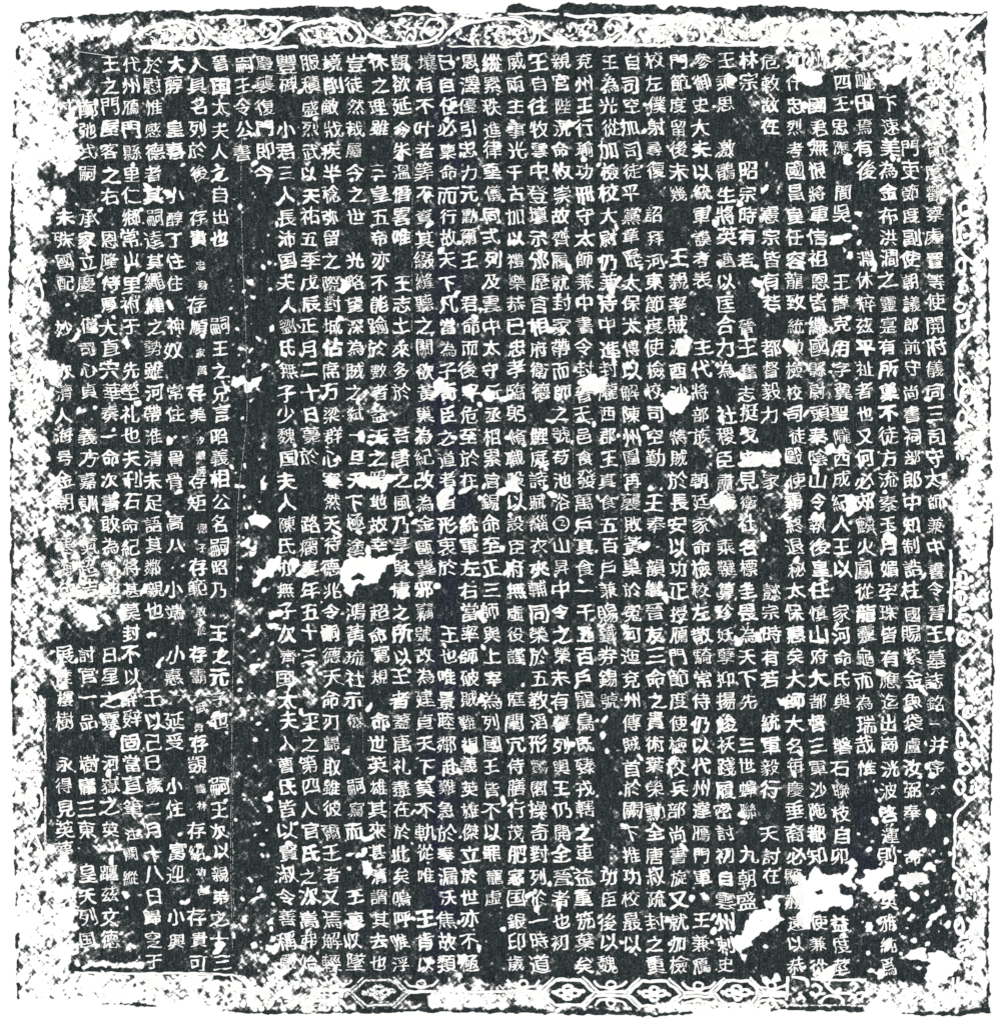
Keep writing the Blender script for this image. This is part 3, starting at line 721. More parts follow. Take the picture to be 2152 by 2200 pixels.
# ------------------------------------------------------------------ the inscription, right to left
TEXT = [
    (2007, "唐故河東節度觀察處置等使開府儀同三司守太師兼中書令晉王墓誌銘　并序"),
    (1956, "　　　　門吏節度副使朝議郎前守尚書祠部郎中知制誥柱國賜紫金魚袋盧汝弼奉　命撰"),
    (1908, "　　下速美為金布洪澗之靈寔有所稟不徒方流素玉月媚孕珠皆有應迄出崗洸波啓運則　英雅純爲"),
    (1857, "工毗田焉有後　　　淵休粹茲平祉者也又何必郊麟火鳳從龍靈龜而為瑞哉惟"),
    (1806, "亥四王思應　間吳　　王諱克用字翼聖隴西成紀人王以　家河命氏與　磐石聯枝自卯　　益度莖"),
    (1757, "州　國君無恨將軍信祖恩皆繼國縣尉頭奉陰山令執後皇任慎山府大都督三軍沙陁都知　　使兼從"),
    (1707, "如什忠烈考國昌皇任容龍致統勲檢校司徒毆使霸終退秘太保惠矣大師大名毎慶垂裔必顯赫遠以恭"),
    (1655, "危敕故在　　　憲宗皆有若　都督毅力　王家　　　　懿宗時有若　統軍毅行　天討在"),
    (1605, "林宗　　　昭宗時有若　　晉王奮志挺戈忠見衛社名標圭畏為天下先　三世蟬聯　九朝盛"),
    (1558, "王乘思　激鶻生將英邁以匡合力為　社稷臣肅賊　乘鞬算珍妖孽抑揚峻祆踐履密討初自雲州剌史"),
    (1506, "參御史大夫以統軍謨考表　　主代將部族　朝廷家命檢校左散騎常侍仍以代州達鴈門軍　王兼鴈"),
    (1456, "門節度留後未幾　　王親率賊渡酉沙　將賊於長安以功正授鴈門節度使檢校兵部尚書旋又就加檢"),
    (1406, "校左僕射尋復　詔拜河東節度使檢校司空勤　王奉　韻繼晉友三命之貴術葉榮勳全唐叔疏封之重"),
    (1356, "自司空加司徒平黨章歷太保太傅以解陳州圍再襲敗黃巢於寃句迤兗州傳賊首於闕下推功校最以"),
    (1306, "王為光從加檢校大尉仍兼侍中進封隴西郡王真食五百戶兼賜鐵券錫號　　　　　　　功臣後以魏"),
    (1255, "兗州王行瑜功冊守太師兼中書令封晉王邑食發萬戶真食一千五百戶寵鳥既臻戎轄之車益重笳葉矣"),
    (1205, "親宮陛況命攸崇故齊履就封冢帶而師之號苟池浴②山昇中令之榮未有尊列輿王仍開全晉者也初"),
    (1157, "王自往牧雲中登壇示邠歷官相府衛德　鯉庭詩賦緇衣夾輔同榮於五教滔形麟閣操奇對列於一時道"),
    (1108, "威兩主事光千古加以禮樂恭已忠孝臨躬脩職股以設臣府無虛役謹　庭闈冗侍膳行茂肥家国銀印歲"),
    (1056, "縱累秩進律堊儀同弍列及雲中太守丘丞相累官錫命至正三師與上宰為列國王皆不以罪寵虛"),
    (1008, "恩澤優引忠力元勳爾王　君命而後平危至於在　統軍左右當率師破賊難視義英雄傑立於世亦不極"),
    (961, "已自任必稟命而行故天下凡當為子奇臣之道者皆形衷於　　王也唯景睦鄰赴難急於奉漏沃焦故類"),
    (912, "壤有不叶者筭不資其綴縫聽之關欲黃巢為紀改為金甌冀邪竊號改為建貞天下莫不軌從唯　王肯以"),
    (862, "覬欲延今朱溫僭畧唯　王志土來多於　吾唐之風乃享與唐之所以王者蓋唐礼盡在於此矣嗚呼唯浮"),
    (813, "休之理雖　三皇五帝亦不能踰於數者益天之照地故幸　　超命寫規　命世英雄其來甚清謂其去也"),
    (763, "豈徒然哉屬今之世　光略望深為賊之弑一旦天下極塗　　鴻黃琉社示似　　嗣寫而　　王哀収墜"),
    (712, "境削敵戕疾半稔弥留之際對城怗席万梁群心寒然天待德兆令嗣德天命刃歸取雖彼爾王者又焉解輕"),
    (665, "服積盛烈武以天祐五季戊辰正月二十日薨於　　路瘸享年五十三　　王之第四人官氏之次嵩弗始"),
    (616, "豐碑　小君三人長沛国夫人劉氏無子少魏国夫人陳氏亦無子次齊国太夫人曹氏皆以賢淑令善稱嚴"),
    (570, "慶襲復門即今"),
    (522, "嗣王令公書"),
    (472, "晉国太夫人之自出也　　　嗣王之兄言昭義相公名嗣昭乃　王之元子也　　嗣王次以親弟之十三"),
    (425, "人具名列於後　存貴　　存順　　存美　　存矩　　存範　　存霸　　存覬　　存紹　　存貴可"),
    (377, "大醇　皇喜　小醇丁住住　神奴　常住　骨骨　高八　小端　小惠　延受　小住　富迎　小興"),
    (330, "於慰惟感德者其嗣逵其繩繩之勢雖河帶淮清未足語其鄰親也　　　王以己巳歲二月十八日歸窆于"),
    (282, "代州鴈門縣里仁鄉常山里祔于　先塋礼也夫刊石命紀將甚莫封不以辭辤固當直筆"),
    (236, "王之門屋客之右　恩隆恃厚大直宍華奏一命次書敢為銘迪　　日星之靈　河嶽之英　躔茲文德"),
    (189, "　　廓弛弍嗣　承家立慶　僅司心貞　義方嘉訓　氣超吉　　討官一品　樹庸三東　皇天列国"),
    (139, "　　时方　　　未殊國配　妙　次濟人海号金朝　寒海句　　展陸樓樹　永得見英夢"),
]
SMALL = {425: [(9.2, "忠", .55), (10.1, "身", .55), (13.2, "家", .5), (14.0, "萬", .55), (17.2, "沙", .45), (17.9, "順", .5), (18.6, "師", .5),
               (21.2, "德", .55), (22.1, "子", .5), (25.0, "散", .6), (25.9, "於", .5), (29.4, "武", .6), (30.3, "勇", .5),
               (33.1, "鐵", .55), (33.9, "林", .5), (36.9, "功", .5), (37.8, "四", .45)],
         282: [(35.2, "注", .7), (36.1, "闕", .75), (37.2, "縱", .8)],
         2007: [(30.0, "一", .5), (33.0, "六", .5)], 1956: [(32.1, "汝", .0)]}
FAINT = {(763, 30): .5, (763, 31): .5, (712, 31): .32, (570, 2): .34, (522, 2): .3, (1157, 29): .2, (1157, 32): .45,
         (813, 30): .2, (862, 30): .25, (763, 29): .2, (961, 0): .2, (912, 0): .25, (912, 10): .3, (665, 0): .3, (665, 3): .3,
         (377, 28): .3, (189, 13): .4, (763, 4): .3, (912, 7): .3, (862, 22): .2, (1456, 16): .4, (1456, 17): .3}
FAT = {}


def text_outline(body):
    cu = bpy.data.curves.new("glyphs", 'FONT')
    cu.body = body
    cu.space_line = 3.0
    cu.resolution_u = 2
    ob = bpy.data.objects.new("glyphs", cu)
    COL.objects.link(ob)
    bpy.context.view_layer.update()
    ev = ob.evaluated_get(bpy.context.evaluated_depsgraph_get())
    me = ev.to_mesh()
    co = np.empty(len(me.vertices) * 3)
    me.vertices.foreach_get("co", co)
    co = co.reshape(-1, 3)[:, :2].copy()
    cnt = {}
    for p in me.polygons:
        for ek in p.edge_keys:
            cnt[ek] = cnt.get(ek, 0) + 1
    ev.to_mesh_clear()
    bpy.data.objects.remove(ob)
    bpy.data.curves.remove(cu)
    nb = {}
    for (a, b), c in cnt.items():
        if c == 1:
            nb.setdefault(a, []).append(b)
            nb.setdefault(b, []).append(a)
    loops, seen = [], set()
    for s0 in nb:
        if s0 in seen:
            continue
        loop, cur = [s0], s0
        seen.add(s0)
        while True:
            nx = [n for n in nb[cur] if n not in seen]
            if not nx:
                break
            cur = nx[0]
            seen.add(cur)
            loop.append(cur)
        if len(loop) > 2:
            loops.append(co[loop])
    return loops


def glyph_loops(chars):
    ref = text_outline("\n".join("\u738b" for _ in range(11)))
    ys = np.array([l[:, 1].mean() for l in ref if True])
    allp = np.concatenate(ref)
    one = text_outline("\u738b")
    one = np.concatenate(one)
    pitch = (one[:, 1].min() - allp[:, 1].min()) / 10
    mid = (one[:, 1].max() + one[:, 1].min()) / 2
    out = {c: [] for c in chars}
    for i in range(0, len(chars), 40):
        part = chars[i:i + 40]
        for l in text_outline("\n".join(part)):
            li = int(round((mid - (l[:, 1].max() + l[:, 1].min()) / 2) / pitch))
            li = min(max(li, 0), len(part) - 1)
            q_ = l.copy()
            q_[:, 1] += li * pitch - mid
            q_[:, 0] -= 0.5
            out[part[li]].append(q_)
    return out


uniq = sorted({c for _, t in TEXT for c in t if c != "\u3000"} | {c for v in SMALL.values() for _, c, _ in v})
LOOPS = glyph_loops(uniq)


def ring(r):
    return np.array([(r * math.cos(t), r * math.sin(t)) for t in np.linspace(0, 2 * math.pi, 25)[:-1]])


# the sun sign: a ring round a bent stroke
_c = [(-.13, .13), (-.02, .19), (.09, .13), (.07, .03), (-.05, -.06), (-.08, -.14), (.04, -.13), (.16, -.15)]
LOOPS["\u2461"] = [ring(.43), ring(.345), np.array([(x + .02, y + .028) for x, y in _c] + [(x - .02, y - .028) for x, y in reversed(_c)])]


def resample(loop, step):
    out = []
    n = len(loop)
    for i in range(n):
        a, b = loop[i], loop[(i + 1) % n]
        m = max(1, int(np.hypot(*(b - a)) / step + .5))
        for j in range(m):
            out.append(a + (b - a) * j / m)
    return np.array(out)


class Acc:
    """Collects raised stroke patches for one mesh."""
    def __init__(self):
        self.v, self.f, self.a = [], [], []
        self.k = 0

    def lift(self):
        self.k += 1
        return 0.00026 + (self.k % 23) * 0.0000045

    def add(self, pts, tris, bound, grow, faint, lift=None):
        """pts in layout units; bound = list of (a,b) outline edges (face on the left)."""
        z = lift or self.lift()
        base = len(self.v)
        nrm = np.zeros_like(pts)
        for a, b in bound:
            e = pts[b] - pts[a]
            l = math.hypot(e[0], e[1]) + 1e-9
            nn = np.array((e[1], -e[0])) / l
            nrm[a] += nn
            nrm[b] += nn
        ln = np.hypot(nrm[:, 0], nrm[:, 1])
        gr = np.zeros(len(pts))
        for i in np.nonzero(ln > 1e-6)[0]:
            nrm[i] /= ln[i]
            gr[i] = grow(pts[i], nrm[i])
        for p, n_, g in zip(pts, nrm, gr):
            p = p + n_ * (g - 0.75) if (n_[0] or n_[1]) else p
            x, y = X(p[0]), Y(p[1])
            self.v.append((x, y, height(x, y) + z))
            self.a.append(faint)
        for t in tris:
            self.f.append((base + t[0], base + t[2], base + t[1]))
        idx = {}
        for a, b in bound:
            for i in (a, b):
                if i not in idx:
                    p = pts[i] + nrm[i] * gr[i]
                    x, y = X(p[0]), Y(p[1])
                    idx[i] = len(self.v)
                    self.v.append((x, y, height(x, y) + z - 0.00015))
                    self.a.append(faint)
            self.f.append((base + a, base + b, idx[b], idx[a]))

    def build(self, name, parent):
        bl = [float(np.clip(1 - abs((p[0] / S + LW / 2) - 960) / 60, 0, 1)) for p in self.v]
        return mesh_obj(name, self.v, self.f, M_LET, parent, {"faint": self.a, "blue": bl})


def put_char(acc, ch, cx, cy, ew, eh, faint):
    loops = LOOPS.get(ch)
    if not loops:
        return
    ang = rng.gauss(0.0, 0.038) - 0.015
    sh = rng.gauss(-0.06, 0.07)
    ca, sa = math.cos(ang), math.sin(ang)
    ph = rng.uniform(0, 1000)
    # a carver's rhythm: the glyph leans, swells and pinches
    wx, wy = rng.uniform(-.14, .14), rng.uniform(-.14, .14)
    lean = rng.gauss(.075, .03)
    V, E = [], []
    for l in loops:
        l = resample(l, 0.085)
        i0 = len(V)
        n = len(l)
        for p in l:
            u, v = float(p[0]), float(p[1])
            u2 = u + wx * v * v + sh * v
            v2 = v + wy * u * u + lean * u
            d = mnoise.noise_vector(Vector((u * 2.6 + ph, v * 2.6, 0.3)))
            e = mnoise.noise_vector(Vector((u * 9 + ph, v * 9, 7.3)))
            u2 += d.x * 0.085 + e.x * 0.024
            v2 += d.y * 0.085 + e.y * 0.024
            x, y = u2 * ew, -v2 * eh
            V.append((cx + x * ca - y * sa, cy + x * sa + y * ca))
        E += [(i0 + i, i0 + (i + 1) % n) for i in range(n)]
    cv, ce, cf, *_ = delaunay_2d_cdt([Vector(p) for p in V], E, [], 1, 1e-4)
    pts = np.array([(p.x, p.y) for p in cv])
    tri = np.array([f[:3] for f in cf])
    cen = pts[tri].mean(1)
    VV = np.array(V)
    a_, b_ = VV[[e[0] for e in E]], VV[[e[1] for e in E]]
    cy_, cx_ = cen[:, 1][:, None], cen[:, 0][:, None]
    cr = (a_[:, 1] > cy_) != (b_[:, 1] > cy_)
    den = b_[:, 1] - a_[:, 1]
    den[np.abs(den) < 1e-9] = 1e-9
    xi = a_[:, 0] + (cy_ - a_[:, 1]) * (b_[:, 0] - a_[:, 0]) / den
    odd = (cr & (cx_ < xi)).sum(1) % 2 == 1
    cf = [f for f, k_ in zip(cf, odd) if k_]
    tris, seen = [], {}
    for f in cf:
        a, b, c = f
        ar = (pts[b, 0] - pts[a, 0]) * (pts[c, 1] - pts[a, 1]) - (pts[b, 1] - pts[a, 1]) * (pts[c, 0] - pts[a, 0])
        if ar < 0:
            b, c = c, b
        tris.append((a, b, c))
        for e in ((a, b), (b, c), (c, a)):
            seen[e] = 1
    bound = [e for e in seen if (e[1], e[0]) not in seen]
    dens = sum(len(l) for l in loops)
    base = (0.95 if dens < 60 else 0.60 if dens < 110 else 0.28) * (ew / 41) ** .5 * rng.uniform(0.6, 1.35)
    if rng.random() < 0.10:
        base += 0.7

    def grow(p, n):
        nz = mnoise.noise(Vector((p[0] * .10, p[1] * .10, 1.7))) + .6 * mnoise.noise(Vector((p[0] * .26, p[1] * .26, 4.7)))
        # level strokes are cut thin, verticals and falling strokes fuller
        br = -0.55 * abs(n[1]) ** 3 + 0.45 * max(0.0, n[0] * 0.7 + n[1] * 0.7)
        return max(-1.0, base - 0.22 + br + (1.15 + base * .5) * nz)
    acc.add(pts, tris, bound, grow, faint)


# every character is cut on its own; the 300 that show largest are objects,
# the others stay joined in the mesh of their column
cells = []
for ci, (cx, text) in enumerate(TEXT):
    t = (cx - 139) / (2007 - 139)
    y0 = 139 + (127.5 - 139) * t
    pitch = 46.95 + (47.6 - 46.95) * t
    for r, ch in enumerate(text):
        if ch == "\u3000":
            continue
        x = cx + (4 * r / 41 if cx > 1940 else 0) + rng.gauss(0, 1.8)
        y = y0 + pitch * r + rng.gauss(0, 1.7)
        fa = FAINT.get((cx, r), rng.choice((-.30, -.30, -.2, -.1, .02, .10, .16)))
        k = rng.uniform(.88, 1.06)
        acc = Acc()
        acc.k = len(cells)
        put_char(acc, ch, x, y, 42.0 * k * rng.uniform(.95, 1.04), 40.0 * k * rng.uniform(.94, 1.04), fa)
        cells.append((ci, x, y, fa, acc))
    for r, ch, s in SMALL.get(cx, []):
        if s:
            acc = Acc()
            acc.k = len(cells)
            put_char(acc, ch, cx + (7 if cx == 425 else 0) + rng.gauss(0, 2), y0 + pitch * r, 42 * s, 40 * s, rng.choice((-.2, .05, .2)))
            cells.append((ci, cx, y0 + pitch * r, .5, acc))


def shows(c):
    v = np.array(c[4].v)
    if not len(v) or c[3] > 0 or sample(W, c[1], c[2]) > 0.2:
        return 0.0
    e = v.max(0) - v.min(0)
    return float(e[0] * e[1])


order = sorted(range(len(cells)), key=lambda i: -shows(cells[i]))
single = set(order[:300])
for ci in range(len(TEXT)):
    rest = Acc()
    alone = []
    for i, c in enumerate(cells):
        if c[0] != ci:
            continue
        if i in single:
            alone.append(c[4])
            continue
        b0 = len(rest.v)
        rest.v += c[4].v
        rest.a += c[4].a
        rest.f += [tuple(b0 + j for j in f) for f in c[4].f]
    col = rest.build("text_column", rub)
    col["kind"] = "stuff"
    for acc in alone:
        acc.build("character", col)


# ------------------------------------------------------------------ carved borders
def catmull(P, n=6, closed=False):
    P = [np.array(p, float) for p in P]
    m = len(P)
    out = []
    for i in range(m if closed else m - 1):
        if closed:
            a, b, c, d_ = P[i - 1], P[i], P[(i + 1) % m], P[(i + 2) % m]
        else:
            a, b, c, d_ = P[max(i - 1, 0)], P[i], P[i + 1], P[min(i + 2, m - 1)]
        for j in range(n):
            t = j / n
            out.append(.5 * ((2 * b) + (-a + c) * t + (2 * a - 5 * b + 4 * c - d_) * t * t + (-a + 3 * b - 3 * c + d_) * t ** 3))
    if not closed:
        out.append(P[-1])
    return np.array(out)


def ribbon(acc, P, w, closed=False, smooth=True, taper=0.0, faint=-0.1, rough=.5, n=6, sk=.9):
    """A raised line of width w along the points."""
    C = catmull(P, n, closed) if smooth else np.concatenate([resample_open(P, 6.0, closed)])
    m = len(C)
    if m < 2:
        return
    if sk > .5:
        C = C + np.array([mnoise.noise_vector(Vector((p[0] * .06, p[1] * .06, 8.1)))[:2] for p in C]) * 3.0
    T = np.roll(C, -1, 0) - np.roll(C, 1, 0)
    if not closed:
        T[0], T[-1] = C[1] - C[0], C[-1] - C[-2]
    T /= (np.hypot(T[:, 0], T[:, 1])[:, None] + 1e-9)
    Nn = np.stack([-T[:, 1], T[:, 0]], 1)
    z = acc.lift()
    base = len(acc.v)
    for i in range(m):
        s = i / max(1, m - 1)
        k = 1.0
        if taper == 1:
            k = math.sin(math.pi * (0.08 + 0.84 * s)) ** .7
        elif taper:
            k = 1 - taper * s
        nz = mnoise.noise(Vector((C[i][0] * .09, C[i][1] * .09, 2.2))) + .7 * mnoise.noise(Vector((C[i][0] * .28, C[i][1] * .28, 5.2)))
        h = max(.32, w * .5 * k * (1 + rough * nz))
        for o_, dz in ((-h - sk, -.00016), (-h + .3, 0), (h - .3, 0), (h + sk, -.00016)):
            p = C[i] + Nn[i] * o_
            x, y = X(p[0]), Y(p[1])
            acc.v.append((x, y, height(x, y) + z + dz))
            acc.a.append(faint)
    for i in range(m if closed else m - 1):
        a, b = base + 4 * i, base + 4 * ((i + 1) % m)
        for j in range(3):
            acc.f.append((a + j, b + j, b + j + 1, a + j + 1)[::-1])


def resample_open(P, step, closed=False):
    out = []
    Q = list(P) + ([P[0]] if closed else [])
    for a, b in zip(Q[:-1], Q[1:]):
        a, b = np.array(a, float), np.array(b, float)
        m = max(1, int(np.hypot(*(b - a)) / step))
        out += [a + (b - a) * j / m for j in range(m)]
    if not closed:
        out.append(np.array(Q[-1], float))
    return np.array(out)


def blob(acc, x, y, r, asp=1.0, ang=0.0, faint=-.1):
    """A small raised petal, berry or leaf lobe."""
    u, v = math.cos(ang), math.sin(ang)
    L = r * asp
    ribbon(acc, [(x - u * L, y - v * L), (x + rng.uniform(-1, 1), y + rng.uniform(-1, 1)), (x + u * L, y + v * L)], 2 * r, taper=1, faint=faint, n=4)


def band(name):
    return Acc(), name


# --- top band: running vine scroll ---------------------------------------
def dy(x):
    return max(0.0, (720 - x) / 720 * 11)


fr = Acc()
for x0, x1, y, w in ((300, 470, 97, 6), (470, 640, 97, 4.5), (690, 850, 97, 5), (960, 1150, 99, 1.6), (1150, 1330, 94, 6), (1330, 1560, 96, 5), (1560, 1720, 95, 5)):
    ribbon(fr, [(x0 + (x1 - x0) * i / 6, y + dy(x0) + rng.uniform(-1.5, 1.5)) for i in range(7)], w)
for x0, x1, y, w in ((420, 600, 34, 5), (600, 650, 38, 6), (840, 950, 30, 3), (1090, 1200, 29, 3), (1210, 1420, 33, 5)):
    ribbon(fr, [(x0 + (x1 - x0) * i / 6, y + dy(x0) * .6 + rng.uniform(-2, 2)) for i in range(7)], w)
top_border = fr.build("top_border", rub)


def leaves(acc, x0, x1, y0, y1, n, faint=-.05):
    for _ in range(int(n * 3.2)):
        x, y = rng.uniform(x0, x1), rng.uniform(y0, y1)
        a = rng.uniform(-1.2, 1.2) + (math.pi / 2 if rng.random() < .4 else 0)
        L = rng.uniform(7, 20)
        b = a + rng.uniform(-.9, .9)
        ribbon(acc, [(x, y), (x + L * .5 * math.cos(a), y + L * .5 * math.sin(a)), (x + L * math.cos(b), y + L * math.sin(b))],
               rng.uniform(1.6, 4.6), taper=1, faint=faint, n=4)


for xa, xb, w in ((285, 437, 7), (606, 777, 8.5), (962, 1152, 6), (1350, 1512, 7)):
    a = Acc()
    o = dy(xa)
    Pn = lambda L_: [(x, y + o) for x, y in L_]
    ribbon(a, Pn([(xa, 76), (xa + 22, 58), (xa + 55, 47), ((xa + xb) / 2 + 10, 41), (xb - 55, 41), (xb - 26, 49), (xb - 7, 66), (xb - 6, 83), (xb - 18, 94), (xb - 34, 92), (xb - 42, 84)]), w * .92, taper=.35)
    ribbon(a, Pn([(xb - 60, 34), (xb - 24, 41), (xb + 2, 60), (xb + 7, 80), (xb - 6, 98)]), 2.4)
    ribbon(a, Pn([(xb - 42, 84), (xb - 38, 72), (xb - 28, 70), (xb - 21, 78), (xb - 27, 84)]), 2.8)
    ribbon(a, Pn([(xb - 110, 60), (xb - 70, 56), (xb - 46, 70), (xb - 40, 88)]), 3.2)
    leaves(a, xa + 40, xb - 60, 58 + o, 92 + o, 11)
    leaves(a, xb - 60, xb - 20, 54 + o, 70 + o, 3)
    a.build("vine_scroll", top_border)
for xa, xb, w in ((437, 604, 7), (777, 957, 6), (1152, 1345, 6), (1512, 1692, 7)):
    a = Acc()
    o = dy(xa)
    Pn = lambda L_: [(x, y + o) for x, y in L_]
    ribbon(a, Pn([(xa - 6, 48), (xa + 4, 64), (xa + 22, 78), (xa + 50, 88), (xa + 90, 93), (xb - 70, 92), (xb - 34, 86), (xb - 12, 72), (xb - 4, 56), (xb - 14, 42), (xb - 32, 40), (xb - 44, 52)]), w * .92, taper=.3)
    ribbon(a, Pn([(xb - 44, 52), (xb - 44, 68), (xb - 32, 76), (xb - 22, 66), (xb - 26, 56)]), 2.8)
    ribbon(a, Pn([(xb - 60, 99), (xb - 20, 92), (xb, 76), (xb + 22, 54), (xb + 60, 42)]), 3)
    ribbon(a, Pn([(xb - 20, 34), (xb - 2, 46), (xb + 2, 62)]), 2.5)
    leaves(a, xa + 25, xb - 60, 48 + o, 82 + o, 14)
    leaves(a, xb - 45, xb - 15, 48 + o, 72 + o, 3)
    a.build("vine_scroll", top_border)
for xa, xb in ((1700, 1830), (1830, 1960)):
    a = Acc()
    ribbon(a, [(xa, 60), (xa + 30, 84), (xa + 70, 90), (xb - 20, 70), (xb, 50)], 7)
    leaves(a, xa, xb, 48, 92, 9)
    a.build("vine_scroll", top_border)

# --- right band: elongated panels and lobed flowers -----------------------
fr = []
for pts in ([(2118, 28), (2085, 62), (2060, 92), (2043, 110), (2042, 190)],
            [(2105, 35), (2080, 55), (2062, 78)],
            [(2049, 410), (2050, 470), (2050, 525), (2066, 545), (2086, 562)],
            [(2098, 712), (2080, 722), (2066, 738), (2054, 752), (2053, 800), (2052, 855), (2066, 866), (2086, 884)],
            [(2040, 1180), (2041, 1210), (2042, 1260), (2041, 1330)],
            [(2106, 1378), (2085, 1398), (2066, 1418), (2054, 1432), (2054, 1480), (2054, 1534), (2072, 1552), (2096, 1580), (2108, 1604), (2110, 1640)],
            [(2104, 1700), (2080, 1722), (2060, 1742), (2051, 1756), (2050, 1810), (2047, 1862), (2068, 1878), (2090, 1896), (2102, 1910)],
            [(2046, 2100), (2046, 2165)], [(2058, 2098), (2060, 2165)]):
    a = Acc()
    ribbon(a, pts, 4.8, smooth=False, rough=.6, faint=.06)
    fr.append(a)
right_border = fr[5].build("right_border", rub)
for i, a in enumerate(fr):
    if i != 5:
        a.build("panel_line", right_border)


def lobed(y0, y1, n, loops):
    a = Acc()
    for (cx, cy, rx, ry) in loops:
        P = [(cx + rx * math.cos(t) * rng.uniform(.9, 1.1), cy + ry * math.sin(t) * rng.uniform(.92, 1.08)) for t in np.linspace(0, 2 * math.pi, 9)[:-1]]
        ribbon(a, P, 5.0, closed=True, faint=.05)
    for _ in range(int(n * 1.5)):
        blob(a, rng.uniform(2054, 2104), rng.uniform(y0, y1), rng.uniform(1.8, 3.6), rng.uniform(1.2, 3.4), rng.choice((.8, -.8, 1.4, .1)) + rng.uniform(-.3, .3))
    a.build("lobed_flower", right_border)


lobed(400, 520, 16, [(2075, 500, 14, 22), (2072, 450, 10, 14)])
lobed(555, 712, 18, [(2063, 570, 9, 15), (2061, 660, 10, 9), (2068, 694, 12, 18), (2068, 620, 10, 8)])
lobed(755, 860, 14, [(2072, 818, 9, 9), (2076, 850, 12, 22)])
lobed(880, 1000, 16, [(2066, 900, 10, 15), (2070, 960, 12, 12)])
lobed(1225, 1380, 24, [(2066, 1240, 9, 12), (2064, 1285, 8, 14), (2066, 1372, 10, 16), (2072, 1330, 12, 10)])
lobed(1435, 1540, 16, [(2078, 1530, 10, 12)])
lobed(1560, 1720, 22, [(2063, 1588, 9, 18), (2060, 1622, 8, 8), (2072, 1650, 12, 10), (2060, 1690, 10, 14)])
lobed(1760, 1880, 18, [(2072, 1800, 8, 10)])
lobed(1890, 2080, 34, [(2062, 1912, 9, 16), (2060, 1990, 8, 16), (2066, 2040, 9, 14)])
lobed(100, 380, 30, [(2070, 160, 10, 14), (2066, 360, 12, 16)])

# --- bottom band: hexagon chain with four-petalled flowers ----------------
fr = []
for pts, w in (([(160, 2090), (300, 2092), (460, 2092)], 3.5), ([(430, 2090), (480, 2094), (520, 2098)], 3),
               ([(1690, 2098), (1690, 2150)], 5), ([(1700, 2100), (1730, 2104)], 5), ([(1740, 2104), (1800, 2106), (1860, 2106)], 4),
               ([(1000, 2131), (1080, 2132), (1160, 2134)], 4)):
    a = Acc()
    ribbon(a, pts, w, smooth=False)
    fr.append(a)
bottom_border = fr[0].build("bottom_border", rub)
for a in fr[1:]:
    a.build("panel_line", bottom_border)


def medallion(cx, cy, hw, hh, fl=1.0, w=5.2, faint=.06):
    a = Acc()
    hexp = [(cx - hw, cy), (cx - hw * .48, cy - hh), (cx + hw * .48, cy - hh), (cx + hw, cy), (cx + hw * .48, cy + hh), (cx - hw * .48, cy + hh)]
    ribbon(a, hexp, w, closed=True, smooth=False, rough=.5, faint=faint)
    for s in (-1, 1):                      # doubled diagonals
        ribbon(a, [(cx + s * (hw * .55), cy - hh - 7), (cx + s * (hw + 9), cy - 1)], w * .6, smooth=False, faint=faint)
        ribbon(a, [(cx + s * (hw * .55), cy + hh + 6), (cx + s * (hw + 9), cy + 1)], w * .6, smooth=False, faint=faint)
    for i in range(4):
        t = i * math.pi / 2 + math.pi / 4 * 0
        px_, py_ = cx + 13 * fl * math.cos(t) * 1.25, cy + 9 * fl * math.sin(t)
        P = [(px_ + 9 * math.cos(u), py_ + 6 * math.sin(u)) for u in np.linspace(0, 2 * math.pi, 8)[:-1]]
        ribbon(a, P, 5.6, closed=True, faint=faint)
    for s in (-1, 1):
        blob(a, cx + s * 30, cy + rng.uniform(-3, 3), 3.6, 2.0, .3, faint)
    a.build("flower_medallion", bottom_border)


def spandrel(cx, cy, up, w=4.0, faint=.10):
    a = Acc()
    s = -1 if up else 1
    ribbon(a, [(cx - 34, cy), (cx, cy + rng.uniform(-1, 1)), (cx + 34, cy)], 5)
    ribbon(a, [(cx - 36, cy + s * 24), (cx - 26, cy + s * 13), (cx - 12, cy + s * 10), (cx, cy + s * 6), (cx + 12, cy + s * 10), (cx + 26, cy + s * 13), (cx + 36, cy + s * 24)], w, faint=faint)
    P = [(cx + 9 * math.cos(u), cy + s * 16 + 7 * math.sin(u)) for u in np.linspace(0, 2 * math.pi, 8)[:-1]]
    ribbon(a, P, 3.4, closed=True, faint=faint)
    a.build("half_flower", bottom_border)


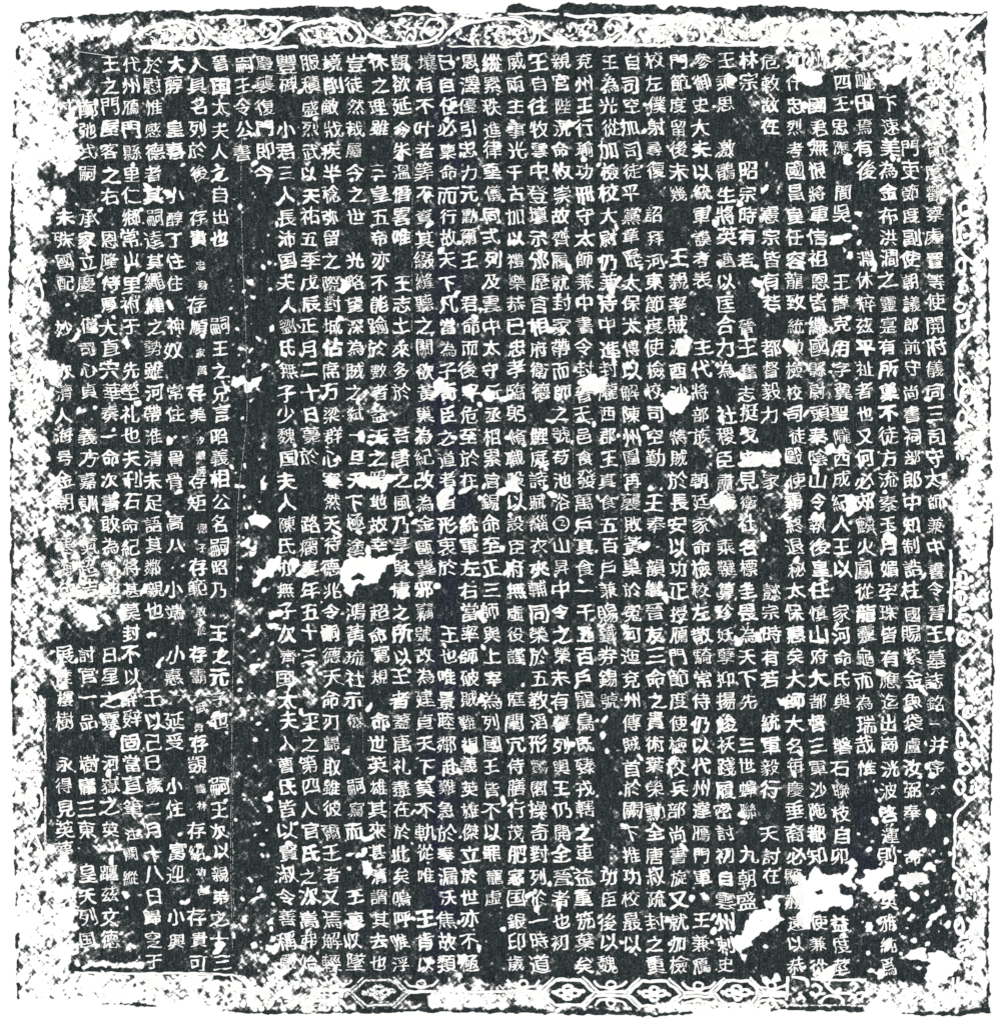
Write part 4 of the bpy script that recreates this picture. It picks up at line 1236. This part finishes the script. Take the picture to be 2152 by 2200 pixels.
medallion(813, 2133, 58, 27, .9, 2.6, .34)
medallion(1220, 2133, 57, 27)
medallion(1405, 2135, 57, 27)
medallion(1583, 2133, 50, 26)
for cx, up, y in ((1312, True, 2131), (1312, False, 2139), (1124, True, 2130), (1500, True, 2134), (1500, False, 2142), (905, True, 2130), (1656, True, 2133), (1656, False, 2140), (700, False, 2150), (720, True, 2128)):
    spandrel(cx, y, up, 4.0 if cx > 1000 else 3, 0.10 if cx > 1000 else .25)
a = Acc()
for P in ([(1742, 2122), (1752, 2116), (1762, 2122), (1760, 2134), (1748, 2138), (1740, 2130)], [(1770, 2112), (1785, 2128), (1802, 2134)],
          [(1760, 2156), (1775, 2142), (1800, 2142), (1810, 2152)], [(1826, 2118), (1834, 2112), (1840, 2122), (1832, 2130)],
          [(1822, 2152), (1828, 2142), (1838, 2148), (1832, 2158)], [(1840, 2136), (1852, 2132), (1852, 2146), (1842, 2148)],
          [(1710, 2150), (1722, 2142), (1730, 2150)], [(1800, 2134), (1820, 2134), (1840, 2140)]):
    ribbon(a, P, 5)
for _ in range(10):
    blob(a, rng.uniform(1700, 1850), rng.uniform(2108, 2154), rng.uniform(2.5, 5), 1.5, rng.uniform(0, 3))
a.build("corner_flower", bottom_border)
a = Acc()
for P in ([(565, 2128), (590, 2110), (612, 2118)], [(600, 2140), (622, 2120), (640, 2108)], [(612, 2150), (640, 2146), (660, 2136)],
          [(510, 2126), (560, 2128)], [(520, 2132), (562, 2136)], [(640, 2150), (690, 2130)], [(496, 2098), (512, 2120)], [(506, 2094), (530, 2116)],
          [(668, 2150), (700, 2138), (720, 2150)], [(575, 2100), (582, 2112), (598, 2106)]):
    ribbon(a, P, rng.uniform(2.5, 4.5))
for _ in range(60):
    blob(a, rng.uniform(500, 740), rng.uniform(2104, 2168), rng.uniform(2, 5), 1.6, rng.uniform(0, 3))
a.build("leaf_spray", bottom_border)
a = Acc()
for P in ([(300, 2120), (316, 2114), (312, 2104)], [(318, 2112), (330, 2106), (332, 2096), (322, 2094), (316, 2104)], [(252, 2122), (270, 2112)], [(350, 2112), (400, 2100), (440, 2098)]):
    ribbon(a, P, 4)
for _ in range(18):
    blob(a, rng.uniform(240, 460), rng.uniform(2098, 2128), rng.uniform(2, 4.5), 1.7, rng.uniform(0, 3))
a.build("leaf_spray", bottom_border)

# --- left band: almost worn away -----------------------------------------
fr = Acc()
ribbon(fr, [(98, 1690), (97, 1760), (98, 1830)], 2.6, smooth=False, faint=.38)
ribbon(fr, [(96, 1500), (97, 1580), (98, 1640)], 2.4, smooth=False, faint=.38)
left_border = fr.build("left_border", rub)
for y0, y1 in ((560, 700), (760, 900), (1480, 1600), (1660, 1780), (1780, 1900)):
    a = Acc()
    for _ in range(16):
        blob(a, rng.uniform(28, 96), rng.uniform(y0, y1), rng.uniform(2.5, 6), rng.uniform(1, 2.4), rng.uniform(0, 3.1))
    cy = (y0 + y1) / 2
    for s in (-1, 1):
        ribbon(a, [(74, cy - 50), (74 + s * 18, cy), (74, cy + 50)], 4)
    a.build("lobed_flower", left_border)

# ------------------------------------------------------------------ creases and scratches
for P, w, fa in (([(522, 104), (520, 250), (518, 400), (521, 540), (528, 700), (531, 880), (524, 960), (512, 1080), (508, 1250), (501, 1420), (498, 1620), (496, 1850), (500, 2040)], .35, .50),
                 ([(502, 1620), (500, 1800), (503, 2000)], .2, .58),
                 ([(165, 110), (200, 115), (236, 120)], .9, -.1),
                 ([(345, 1496), (410, 1494), (500, 1499), (580, 1500), (650, 1497)], .9, .46),
                 ([(118, 160), (140, 150), (160, 138)], 1.0, .2), ([(120, 168), (150, 158)], .8, .3),
                 ([(1333, 800), (1333, 980), (1334, 1160)], .3, .62), ([(838, 1620), (837, 1800), (838, 2000)], .25, .60),
                 ([(780, 1380), (779, 1500), (780, 1620)], .25, .62), ([(890, 200), (886, 420), (884, 800)], .2, .64),
                 ([(1232, 850), (1231, 1000), (1230, 1080)], .4, .60), ([(1610, 1020), (1632, 1100), (1631, 1180)], .3, .62),
                 ([(650, 2120), (640, 2150)], .6, .2)):
    a = Acc()
    ribbon(a, P, w, faint=fa, n=24, sk=.1)
    a.build("paper_crease", rub)
